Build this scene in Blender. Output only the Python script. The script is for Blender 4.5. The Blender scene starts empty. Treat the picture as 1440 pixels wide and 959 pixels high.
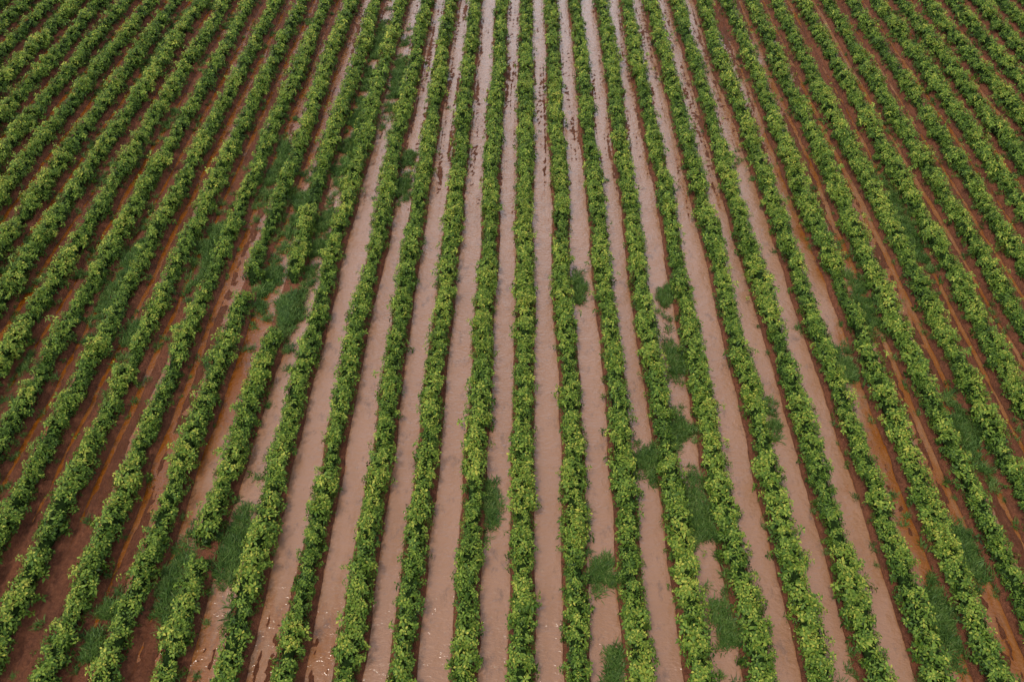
import bpy, math, numpy as np
from mathutils import Vector
rng=np.random.default_rng(7)
D=2.0
def sm(a,b,x):
    t=np.clip((x-a)/(b-a),0,1); return t*t*(3-2*t)
def vnoise(x,y,seed):
    r=np.random.default_rng(seed); L=r.random((256,256))
    xi=np.floor(x).astype(int); yi=np.floor(y).astype(int)
    fx=x-xi; fy=y-yi; fx=fx*fx*(3-2*fx); fy=fy*fy*(3-2*fy)
    a=L[xi&255,yi&255];b=L[(xi+1)&255,yi&255];c=L[xi&255,(yi+1)&255];d=L[(xi+1)&255,(yi+1)&255]
    return (a*(1-fx)+b*fx)*(1-fy)+(c*(1-fx)+d*fx)*fy-0.5
def fbm(x,y,seed,o=3):
    s=0;a=1
    for i in range(o):
        s=s+a*vnoise(x*2**i+i*17.3,y*2**i+i*9.1,seed+i); a*=0.5
    return s
scene=bpy.context.scene

# ---------------- terrain heights ----------------
def row_off(n,y):
    n=np.asarray(n,float)
    return 0.22*vnoise(y*0.11+n*7.7,n*3.3+0.5+0*y,11)+0.14*vnoise(y*0.45+n*5.1,n*2.3+0.5+0*y,12)
def height(x,y):
    n=np.round(x/D); xo=x-row_off(n,y)
    u=x/D
    m=np.abs(xo-n*D)+0.06*fbm(x*1.5,y*0.9,31,2)
    bed=0.17*(1-sm(0.34,0.57,m))
    lane=np.floor(u)
    rut=-0.090*np.exp(-((m-0.65)/0.115)**2)
    rutamp=0.9+1.1*vnoise(lane*4.7+np.sign(xo-n*D)*0.4,y*0.07,41)
    out=sm(5.0,10.0,np.abs(u-0.3+1.6*fbm(u*0.0+y*0.05,y*0.03,43,2)))
    base=-0.050+0.086*out
    base=base+0.045*fbm(lane*3.17,y*0.11,45,3)*(0.6+0.7*out)+0.03*fbm(u*0.35,y*0.08,46,2)
    muddy=sm(27,42,y)*(1-out)
    base=base+0.026*muddy
    base=base+0.060*sm(19,12,y)*sm(-2.5,-4.5,u)
    fine=fbm(x*4.5,y*2.0,51,3)*(0.016+0.010*muddy+0.020*out)+fbm(x*11,y*6,55,3)*(0.012+0.050*muddy)
    streak=fbm(x*9,y*0.30,57,2)*(0.012+0.055*muddy)+muddy*0.024*np.exp(-((m-0.66)/0.1)**2)
    z=base+rut*rutamp*(0.2+0.8*out)+bed+fine+streak
    z=z-0.012*np.exp(-((m-1.0)/0.2)**2)
    z=z+0.04*fbm(x*7,y*5,59,2)*np.exp(-((m-0.46)/0.12)**2)
    return z,out,m

fx=np.arange(-56,56.001,0.09); fy=np.arange(2,94,0.12)
cx=np.array([1900,1200,700,400,220,130,90,68.]); 
X=np.concatenate([-cx,fx,cx[::-1]])
Y=np.concatenate([[-1500,-700,-300,-120,-50,-18,-4],fy,[104,130,170,240,380,700,1300,2400]]).astype(float)
GX,GY=np.meshgrid(X,Y)
Z,OUT,M=height(GX,GY)
edge=np.clip(sm(56.5,64,np.abs(GX))+sm(94,101,GY)+sm(2,-3,GY),0,1)
Z=Z*(1-edge)+0.08*edge
nx,ny=len(X),len(Y)
def grid_mesh(name,co,faces):
    me=bpy.data.meshes.new(name)
    me.vertices.add(len(co)); me.vertices.foreach_set('co',co.astype(np.float32).ravel())
    nf=len(faces); k=faces.shape[1]
    me.loops.add(nf*k); me.loops.foreach_set('vertex_index',faces.astype(np.int32).ravel())
    me.polygons.add(nf); me.polygons.foreach_set('loop_start',np.arange(0,nf*k,k,dtype=np.int32))
    me.update(calc_edges=True); return me
idx=np.arange(nx*ny).reshape(ny,nx)
F=np.stack([idx[:-1,:-1],idx[:-1,1:],idx[1:,1:],idx[1:,:-1]],-1).reshape(-1,4)
co=np.stack([GX,GY,Z],-1).reshape(-1,3)

def newmat(name):
    m=bpy.data.materials.new(name); m.use_nodes=True; nt=m.node_tree; nt.nodes.clear()
    o=nt.nodes.new('ShaderNodeOutputMaterial'); p=nt.nodes.new('ShaderNodeBsdfPrincipled')
    nt.links.new(p.outputs[0],o.inputs[0]); return m,nt,p,o
def noise(nt,vec,scale,detail=4,rough=0.55):
    n=nt.nodes.new('ShaderNodeTexNoise'); n.inputs['Scale'].default_value=scale
    n.inputs['Detail'].default_value=detail; n.inputs['Roughness'].default_value=rough
    nt.links.new(vec,n.inputs['Vector']); return n.outputs[0]
def ramp(nt,f,stops):
    r=nt.nodes.new('ShaderNodeValToRGB'); e=r.color_ramp.elements
    while len(e)<len(stops): e.new(0.5)
    for i,(p,c) in enumerate(stops):
        e[i].position=p; e[i].color=(*c,1) if len(c)==3 else c
    nt.links.new(f,r.inputs[0]); return r.outputs[0]
def mix(nt,f,a,b,mode='MIX'):
    m=nt.nodes.new('ShaderNodeMix'); m.data_type='RGBA'; m.blend_type=mode
    for s,v in ((m.inputs[0],f),(m.inputs[6],a),(m.inputs[7],b)):
        if isinstance(v,(int,float)): s.default_value=v
        elif isinstance(v,tuple): s.default_value=(*v,1)
        else: nt.links.new(v,s)
    return m.outputs[2]
def mapr(nt,v,a,b,c,d):
    m=nt.nodes.new('ShaderNodeMapRange'); nt.links.new(v,m.inputs[0])
    for i,q in enumerate((a,b,c,d)): m.inputs[i+1].default_value=q
    return m.outputs[0]
def math_(nt,op,a,b):
    m=nt.nodes.new('ShaderNodeMath'); m.operation=op
    for s,v in ((m.inputs[0],a),(m.inputs[1],b)):
        if isinstance(v,(int,float)): s.default_value=v
        else: nt.links.new(v,s)
    return m.outputs[0]
def stretch(nt,vec,s):
    m=nt.nodes.new('ShaderNodeMapping'); m.inputs['Scale'].default_value=s
    nt.links.new(vec,m.inputs['Vector']); return m.outputs[0]

# soil
soil,nt,p,o=newmat('red_soil')
g=nt.nodes.new('ShaderNodeNewGeometry'); P=g.outputs['Position']
sx=nt.nodes.new('ShaderNodeSeparateXYZ'); nt.links.new(P,sx.inputs[0])
n1=noise(nt,P,0.5,5); n2=noise(nt,P,7,6,0.75); n3=noise(nt,stretch(nt,P,(4,0.5,1)),1.2,5,0.6)
c=ramp(nt,n2,[(0.3,(0.060,0.017,0.008)),(0.5,(0.195,0.060,0.025)),(0.70,(0.37,0.140,0.064))])
c=mix(nt,mapr(nt,n3,0.4,0.62,0,0.6),c,(0.28,0.090,0.033))
c=mix(nt,mapr(nt,n1,0.45,0.7,0,0.45),c,(0.095,0.034,0.013))
wet=mapr(nt,sx.outputs[2],0.0,0.05,1,0)
c=mix(nt,math_(nt,'MULTIPLY',wet,0.6),c,(0.115,0.035,0.011))
nt.links.new(c,p.inputs['Base Color'])
nt.links.new(mapr(nt,wet,0,1,0.8,0.28),p.inputs['Roughness'])
b=nt.nodes.new('ShaderNodeBump'); b.inputs['Strength'].default_value=1.0; b.inputs['Distance'].default_value=0.08
nt.links.new(math_(nt,'ADD',n2,noise(nt,P,22,4,0.7)),b.inputs['Height']); nt.links.new(b.outputs[0],p.inputs['Normal'])
me=grid_mesh('ground',co,F); me.shade_smooth(); me.materials.append(soil)
ob=bpy.data.objects.new('ground',me); scene.collection.objects.link(ob)

# water
zz=Z.ravel(); inner=(edge.ravel()<0.01)
fd=(zz[F]).min(1)<0.012
fi=inner[F].all(1)
FW=F[fd&fi]; used=np.unique(FW); rem=-np.ones(len(zz),int); rem[used]=np.arange(len(used))
cw=co[used].copy(); cw[:,2]=0.0
mw=grid_mesh('flood_water',cw,rem[FW]); mw.shade_smooth()
dep=-zz[used]; outw=OUT.ravel()[used]
murk=sm(0.0,0.05,dep)*0.5+0.5
side=0.98-0.48*sm(0,4,cw[:,0])
murk=np.clip(murk*(1-side*sm(0.10,0.5,outw+0.35*fbm(cw[:,0]*0.2,cw[:,1]*0.12,77,2))),0,1)
a=mw.attributes.new('murk','FLOAT','POINT'); a.data.foreach_set('value',murk.astype(np.float32))
wm,nt,p,o=newmat('muddy_water')
g=nt.nodes.new('ShaderNodeNewGeometry'); P=g.outputs['Position']
at=nt.nodes.new('ShaderNodeAttribute'); at.attribute_name='murk'
n1=noise(nt,stretch(nt,P,(1,0.35,1)),0.8,5,0.6); n2=noise(nt,stretch(nt,P,(1,0.6,1)),1.5,7,0.75)
mk=math_(nt,'ADD',at.outputs['Fac'],mapr(nt,n1,0.3,0.7,-0.25,0.25))
c=ramp(nt,mk,[(0.05,(0.27,0.080,0.006)),(0.35,(0.32,0.120,0.034)),(0.65,(0.38,0.190,0.098)),(1.0,(0.43,0.230,0.140))])
c=mix(nt,mapr(nt,n2,0.55,0.68,0,0.6),c,(0.14,0.095,0.078))
nt.links.new(c,p.inputs['Base Color']); p.inputs['Roughness'].default_value=0.10
p.inputs['IOR'].default_value=1.6
p.inputs['Coat Weight'].default_value=1.0; p.inputs['Coat Roughness'].default_value=0.03; p.inputs['Coat IOR'].default_value=1.7
b=nt.nodes.new('ShaderNodeBump'); b.inputs['Strength'].default_value=0.9; b.inputs['Distance'].default_value=0.04
nt.links.new(math_(nt,'ADD',noise(nt,stretch(nt,P,(1,1.6,1)),5,3,0.6),mapr(nt,noise(nt,P,1.3,2),0,1,0,1.5)),b.inputs['Height'])
nt.links.new(b.outputs[0],p.inputs['Normal']); nt.links.new(b.outputs[0],p.inputs['Coat Normal'])
mw.materials.append(wm)
ob=bpy.data.objects.new('flood_water',mw); scene.collection.objects.link(ob)

# ---------------- foliage materials ----------------
def leafmat(name,dark,mid,light,yel):
    m,nt,p,o=newmat(name)
    g=nt.nodes.new('ShaderNodeNewGeometry'); P=g.outputs['Position']
    at=nt.nodes.new('ShaderNodeAttribute'); at.attribute_name='tint'
    oi=nt.nodes.new('ShaderNodeAttribute'); oi.attribute_name='growth_shade'
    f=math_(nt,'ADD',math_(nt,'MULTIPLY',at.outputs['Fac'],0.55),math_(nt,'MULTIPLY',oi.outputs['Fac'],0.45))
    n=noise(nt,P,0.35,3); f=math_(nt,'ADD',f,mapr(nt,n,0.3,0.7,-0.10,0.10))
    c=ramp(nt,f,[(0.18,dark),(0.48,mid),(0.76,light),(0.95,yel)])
    nt.links.new(c,p.inputs['Base Color']); p.inputs['Roughness'].default_value=0.5
    p.inputs['Specular IOR Level'].default_value=0.22
    return m
leaf=leafmat('crop_leaf',(0.013,0.038,0.005),(0.068,0.134,0.014),(0.195,0.275,0.032),(0.42,0.40,0.06))  # darkest stop deepened to paint shade into the lower leaves
weed=leafmat('weed_leaf',(0.030,0.075,0.014),(0.070,0.140,0.024),(0.115,0.19,0.036),(0.20,0.24,0.07))
core,nt,p,o=newmat('crop_shade_core')  # near-black filler tube; its dark colour stands in for shade between leaves
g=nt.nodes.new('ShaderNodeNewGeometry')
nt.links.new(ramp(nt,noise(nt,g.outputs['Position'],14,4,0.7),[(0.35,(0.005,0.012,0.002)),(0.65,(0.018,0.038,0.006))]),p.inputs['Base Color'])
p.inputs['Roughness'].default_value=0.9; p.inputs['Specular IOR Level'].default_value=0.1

def rotz(a):
    c,s=math.cos(a),math.sin(a); return np.array([[c,-s,0],[s,c,0],[0,0,1]])
def make_sprig(name,nl,r,seed,L=(0.11,0.20),W=0.23):
    R=np.random.default_rng(seed); V=[];Fc=[];T=[]
    for i in range(nl):
        az=i*2.4+R.uniform(-.4,.4); k=i/nl
        el=math.radians(R.uniform(35,75)*(1-k)+R.uniform(-15,25)*k)
        l=R.uniform(*L)*(0.75+0.35*k); w=l*W*R.uniform(.8,1.2)
        droop=R.uniform(0.35,0.9)*l
        b0=np.array([R.uniform(0,r*0.35),0,R.uniform(-0.08,0.05)-0.05*k])
        def pt(s,side,f):
            q=np.array([s*l*math.cos(el),side*w,s*l*math.sin(el)-droop*s*s*0.8+f*w]); return b0+q
        v=len(V); A=rotz(az)
        for q in (pt(0,0,0),pt(.5,1,.35),pt(.52,0,0),pt(.5,-1,.35),pt(1.05,0,-.2)): V.append(A@q)
        Fc+= [(v,v+1,v+2),(v,v+2,v+3),(v+1,v+4,v+2),(v+2,v+4,v+3)]
        t=np.clip(R.normal(0.40,0.27)+0.45*(1-k)-0.1,0,1); T+=[t]*5
    me=grid_mesh(name,np.array(V),np.array(Fc))
    a=me.attributes.new('tint','FLOAT','POINT'); a.data.foreach_set('value',np.array(T,dtype=np.float32))
    me.materials.append(leaf); return bpy.data.objects.new(name,me)
def make_tuft(name,nb,seed,h=0.24,r=0.20):
    R=np.random.default_rng(seed); V=[];Fc=[];T=[]
    for i in range(nb):
        az=R.uniform(0,6.283); ro=r*math.sqrt(R.random()); a0=R.uniform(0,6.283)
        base=np.array([ro*math.cos(a0),ro*math.sin(a0),0]); l=h*R.uniform(.5,1.3); lean=R.uniform(.7,1.6); w=R.uniform(.008,.016)
        d=np.array([math.cos(az),math.sin(az),0]); s=np.array([-d[1],d[0],0]); v=len(V)
        for tt,ww in ((0,.6),(.5,1),(1,0.15)):
            q=base+d*l*lean*tt*0.7+np.array([0,0,1])*l*(tt-0.30*tt*tt*lean)*0.8
            V+=[q-s*w*ww,q+s*w*ww]
        Fc+=[(v,v+1,v+3,v+2),(v+2,v+3,v+5,v+4)]; T+=[np.clip(R.normal(.5,.25),0,1)]*6
    me=grid_mesh(name,np.array(V),np.array(Fc))
    a=me.attributes.new('tint','FLOAT','POINT'); a.data.foreach_set('value',np.array(T,dtype=np.float32))
    me.materials.append(weed); return bpy.data.objects.new(name,me)
colS=bpy.data.collections.new('crop_sprigs'); colW=bpy.data.collections.new('weed_tufts')
for i in range(8): colS.objects.link(make_sprig('sprig_%d'%i,13,0.16,100+i))
for i in range(5): colW.objects.link(make_tuft('tuft_%d'%i,50,200+i))

def gn_group(name,col):
    ng=bpy.data.node_groups.new(name,'GeometryNodeTree')
    ng.interface.new_socket('Geometry',in_out='INPUT',socket_type='NodeSocketGeometry')
    ng.interface.new_socket('Geometry',in_out='OUTPUT',socket_type='NodeSocketGeometry')
    N=ng.nodes.new; L=ng.links.new
    gi=N('NodeGroupInput'); go=N('NodeGroupOutput')
    def attr(n,t):
        a=N('GeometryNodeInputNamedAttribute'); a.data_type=t; a.inputs[0].default_value=n
        return [s for s in a.outputs if s.enabled and s.name=='Attribute'][0]
    ip=N('GeometryNodeInstanceOnPoints'); ci=N('GeometryNodeCollectionInfo')
    ci.inputs['Collection'].default_value=col; ci.inputs['Separate Children'].default_value=True; ci.inputs['Reset Children'].default_value=True
    L(gi.outputs[0],ip.inputs['Points']); L(attr('is_pt','BOOLEAN'),ip.inputs['Selection'])
    L(ci.outputs[0],ip.inputs['Instance']); ip.inputs['Pick Instance'].default_value=True
    L(attr('idx','INT'),ip.inputs['Instance Index'])
    e=N('FunctionNodeEulerToRotation'); L(attr('rot','FLOAT_VECTOR'),e.inputs[0]); L(e.outputs[0],ip.inputs['Rotation'])
    L(attr('scl','FLOAT_VECTOR'),ip.inputs['Scale'])
    ri=N('GeometryNodeRealizeInstances'); L(ip.outputs[0],ri.inputs[0])
    j=N('GeometryNodeJoinGeometry'); L(gi.outputs[0],j.inputs[0]); L(ri.outputs[0],j.inputs[0]); L(j.outputs[0],go.inputs[0])
    return ng
gS=gn_group('sprig_scatter',colS); gW=gn_group('tuft_scatter',colW)

def euler_from(d,spin):
    d=d/np.linalg.norm(d,axis=1,keepdims=True)
    th=np.arccos(np.clip(d[:,2],-1,1)); ph=np.arctan2(d[:,1],d[:,0])
    cp,sp,ct,st=np.cos(ph),np.sin(ph),np.cos(th),np.sin(th); sc=spin-ph; cs,ss=np.cos(sc),np.sin(sc)
    R00=cp*ct*cs-sp*ss; R10=sp*ct*cs+cp*ss; R20=-st*cs; R21=st*ss; R22=ct
    return np.stack([np.arctan2(R21,R22),-np.arcsin(np.clip(R20,-1,1)),np.arctan2(R10,R00)],-1)
def scatter_obj(name,cv,cf,pts,rot,scl,growth_shade,nvar,ng,mat):
    allv=np.concatenate([cv,pts]) if len(cv) else pts
    if len(cf): me=grid_mesh(name,allv,cf)
    else:
        me=bpy.data.meshes.new(name); me.vertices.add(len(allv)); me.vertices.foreach_set('co',allv.astype(np.float32).ravel())
    n0=len(cv); n=len(allv)
    a=me.attributes.new('is_pt','BOOLEAN','POINT'); a.data.foreach_set('value',np.arange(n)>=n0)
    a=me.attributes.new('idx','INT','POINT'); a.data.foreach_set('value',rng.integers(0,nvar,n).astype(np.int32))
    a=me.attributes.new('growth_shade','FLOAT','POINT'); f=np.zeros(n,np.float32); f[n0:]=growth_shade; a.data.foreach_set('value',f)
    for nm,ar in (('rot',rot),('scl',scl)):
        a=me.attributes.new(nm,'FLOAT_VECTOR','POINT'); f=np.zeros((n,3),np.float32); f[n0:]=ar; a.data.foreach_set('vector',f.ravel())
    me.materials.append(mat)
    ob=bpy.data.objects.new(name,me); scene.collection.objects.link(ob)
    md=ob.modifiers.new('scatter','NODES'); md.node_group=ng; return ob

gaps={-6:[(26.8,30.2,.0),(14.6,15.3,.25),(36,40,.8)],-7:[(29.2,30.2,.1),(33,36,.75)],-5:[(52,54,.8)],3:[(20,21.5,.75)],
      -9:[(24,25,.6)],8:[(29,31,.7)]}
def vigor(n,y):
    v=1.0+0.24*vnoise(y*0.55+n*13.1,n*1.7+0.5+0*y,61)+0.34*vnoise(y*1.7+n*3.1,n*2.9+0.5+0*y,62)+0.12*vnoise(y*0.09,n*0.31+0*y,63)
    for (a,b,s) in gaps.get(n,[]):
        w=sm(a-0.35,a+0.15,y)*(1-sm(b-0.15,b+0.35,y)); v=v*(1-w)+v*s*w
    return v
HW,HH,ZC=0.41,0.47,0.54
tot=0
for n in range(-26,27):
    x0=n*D; ys=max(4.0,(abs(x0)-16)/0.446); ye=90.0
    if ys>ye-3: continue
    yy=np.arange(ys,ye,0.25); v=vigor(n,yy); v=np.where(v<0.35,0.02,v)
    ang=np.radians(np.array([-140,-105,-70,-35,0,35,70,105,140.]))
    YY,AA=np.meshgrid(yy,ang,indexing='ij'); VV=v[:,None]
    rr=0.60*(1+0.25*fbm(YY*3+n*5,AA*2,71,2))*VV
    cxx=x0+row_off(n,YY)+HW*rr*np.sin(AA); zz2=ZC*np.minimum(VV,1)+HH*rr*np.cos(AA)
    cv=np.stack([cxx,YY,zz2],-1).reshape(-1,3); k=len(ang)
    ii=np.arange(len(yy)*k).reshape(-1,k)
    cf=np.stack([ii[:-1,:-1],ii[1:,:-1],ii[1:,1:],ii[:-1,1:]],-1).reshape(-1,4)
    dens=58
    N=int((ye-ys)*dens); y=rng.uniform(ys,ye,N)
    keep=rng.random(N)<1-0.45*sm(35,65,y); y=y[keep]; N=len(y)
    v=vigor(n,y); 
    th=np.radians(rng.uniform(-115,115,N)); 
    rad=(0.90+0.15*rng.standard_normal(N)); str_=rng.random(N)<0.11; rad=rad+str_*rng.uniform(0.05,0.50,N)
    lump=1+0.55*fbm(y*2.6+n*11,th*1.6+9,81,2)
    rr=rad*lump*v
    px=x0+row_off(n,y)+HW*rr*np.sin(th)*(1+0.12*sm(25,55,y)); pz=ZC*np.minimum(v,1)+HH*rr*np.cos(th)
    ok=(v>0.3)&(pz>0.1); tot+=ok.sum()
    d=np.stack([np.sin(th)*0.9,0*th,np.cos(th)*0.7+0.55],-1)+rng.normal(0,0.32,(N,3))
    rot=euler_from(d,rng.uniform(0,6.283,N))
    s=rng.uniform(0.65,1.25,N)*np.clip(v,0.7,1.1)*(1+0.2*sm(35,65,y))
    growth_shade=np.clip(0.64*sm(0.35,1.12,pz+0.3*(rr-0.9))+0.42*rng.random(N),0,1)  # low side sprigs darkened as painted occlusion; top ones yellower as new growth
    pts=np.stack([px,y,pz],-1)
    scatter_obj('crop_row',cv,cf,pts[ok],rot[ok],np.repeat(s[ok,None],3,1),growth_shade[ok],8,gS,core)

# ---------------- weeds ----------------
W=[(-5.85,28.5,.30,2.4),(-6.6,30.5,.28,2),(-5.6,34,.28,3),(-6.5,37,.32,3),(-5.5,44,.28,5),(-5.5,55,.28,5),(-4.5,52,.2,5),(-3.6,39,.22,1.3),(-3.6,42,.18,.8),
(1.36,30.2,.18,1.2),(3.62,29.7,.22,1.3),(3.6,25.5,.25,1.0),(2.65,19.4,.28,.9),(3.4,21,.3,1.1),(3.5,16.8,.36,2.0),(1.5,14.6,.24,.8),(-.64,17.4,.16,.9),(1.36,16.1,.18,1.1),
(-5.5,15,.33,2.4),(-6.5,14,.24,1.6),(-7.5,12,.24,1.2),(8.5,15.5,.28,1.3),(7.5,13,.28,1.5),(7.5,25.5,.24,1.2),(8.6,30,.28,2.4),(10.6,36,.3,4),
(5.4,22,.2,1),(3.65,12.5,.2,1.2),(9.6,21,.28,2.2),(-8.5,33,.3,3),(-9.4,27,.26,2),(-7.6,41,.28,4),(-10.5,31,.3,4),(1.6,11,.16,.6)]
def place(px,py,name,smin=.7,smax=1.3):
    z,_,_=height(px,py); z=np.maximum(z,-0.02)
    N=len(px); rot=np.stack([rng.normal(0,.15,N),rng.normal(0,.15,N),rng.uniform(0,6.283,N)],-1)
    s=rng.uniform(smin,smax,N)[:,None]*np.array([[1,1,1.0]])
    scatter_obj(name,np.zeros((0,3)),np.zeros((0,4)),np.stack([px,py,z],-1),rot,s,rng.random(N),5,gW,weed)
for (u,y,ru,ry) in W:
    N=int(125*ru*D*ry)+10
    a=rng.normal(0,0.5,(N,2)); px=u*D+a[:,0]*ru*D*1.1; py=y+a[:,1]*ry*1.15
    f=fbm(px*1.8,py*0.9,91,2)>-0.2
    place(px[f],py[f],'weed_patch')
N=150000; px=rng.uniform(-58,58,N); py=rng.uniform(4,90,N)
vis=np.abs(px)<0.446*py+16; u=px/D
_,outp,mp=height(px,py)
pr=sm(0.05,0.5,fbm(px*0.55,py*0.28,93,3)+0.32*sm(9,14,-u)+0.16*sm(11,16,u)-0.24)*(0.03+0.97*sm(5,7,np.abs(u)))
pr=pr+0.10*np.exp(-((mp-0.5)/0.1)**2)*sm(4,7,np.abs(u))+0.005*sm(4,7,np.abs(u))
k=vis&(rng.random(N)<pr)&(mp>0.38)
place(px[k],py[k],'ground_weeds',.5,1.1)

# ---------------- light ----------------
w=bpy.data.worlds.new('World'); scene.world=w; w.use_nodes=True; nt=w.node_tree; nt.nodes.clear()
out=nt.nodes.new('ShaderNodeOutputWorld'); bg=nt.nodes.new('ShaderNodeBackground'); sky=nt.nodes.new('ShaderNodeTexSky')
EL,AZ=66,215
sky.sky_type='NISHITA'; sky.sun_disc=False; sky.sun_elevation=math.radians(EL); sky.sun_rotation=math.radians(AZ)
sky.dust_density=4; sky.air_density=1.2
hs=nt.nodes.new('ShaderNodeHueSaturation'); hs.inputs['Saturation'].default_value=0.40
nt.links.new(sky.outputs[0],hs.inputs['Color'])
# cloud layer: brighter towards the horizon, mottled
tc=nt.nodes.new('ShaderNodeTexCoord'); sp=nt.nodes.new('ShaderNodeSeparateXYZ'); nt.links.new(tc.outputs['Generated'],sp.inputs[0])
lowb=mapr(nt,sp.outputs[2],0.35,0.88,3.9,0.75)
cl=mapr(nt,noise(nt,tc.outputs['Generated'],3.0,5,0.6),0.35,0.65,0.7,1.3)
fac=math_(nt,'MULTIPLY',lowb,cl)
cmb=nt.nodes.new('ShaderNodeVectorMath'); cmb.operation='SCALE'
nt.links.new(hs.outputs[0],cmb.inputs[0]); nt.links.new(fac,cmb.inputs['Scale'])
nt.links.new(cmb.outputs[0],bg.inputs[0]); nt.links.new(bg.outputs[0],out.inputs[0])
bg.inputs[1].default_value=0.088
sl=bpy.data.lights.new('sun','SUN'); sl.energy=1.5; sl.angle=math.radians(10); sl.color=(1,.94,.84)
so=bpy.data.objects.new('sun',sl); scene.collection.objects.link(so)
el,az=math.radians(EL),math.radians(AZ)
dirv=Vector((math.sin(az)*math.cos(el),math.cos(az)*math.cos(el),math.sin(el)))
so.rotation_euler=dirv.to_track_quat('Z','Y').to_euler()

cam=bpy.data.cameras.new('camera'); cam.lens=28; cam.sensor_width=36; cam.clip_end=5000
c=bpy.data.objects.new('camera',cam); scene.collection.objects.link(c); scene.camera=c
c.location=(-0.16,0,27.6); c.rotation_euler=(math.radians(43.9),0,math.radians(0.9))
scene.view_settings.view_transform='Standard'; scene.view_settings.look='None'; scene.view_settings.exposure=0
print('water faces',len(FW),'sprigs',tot,'weeds',k.sum())
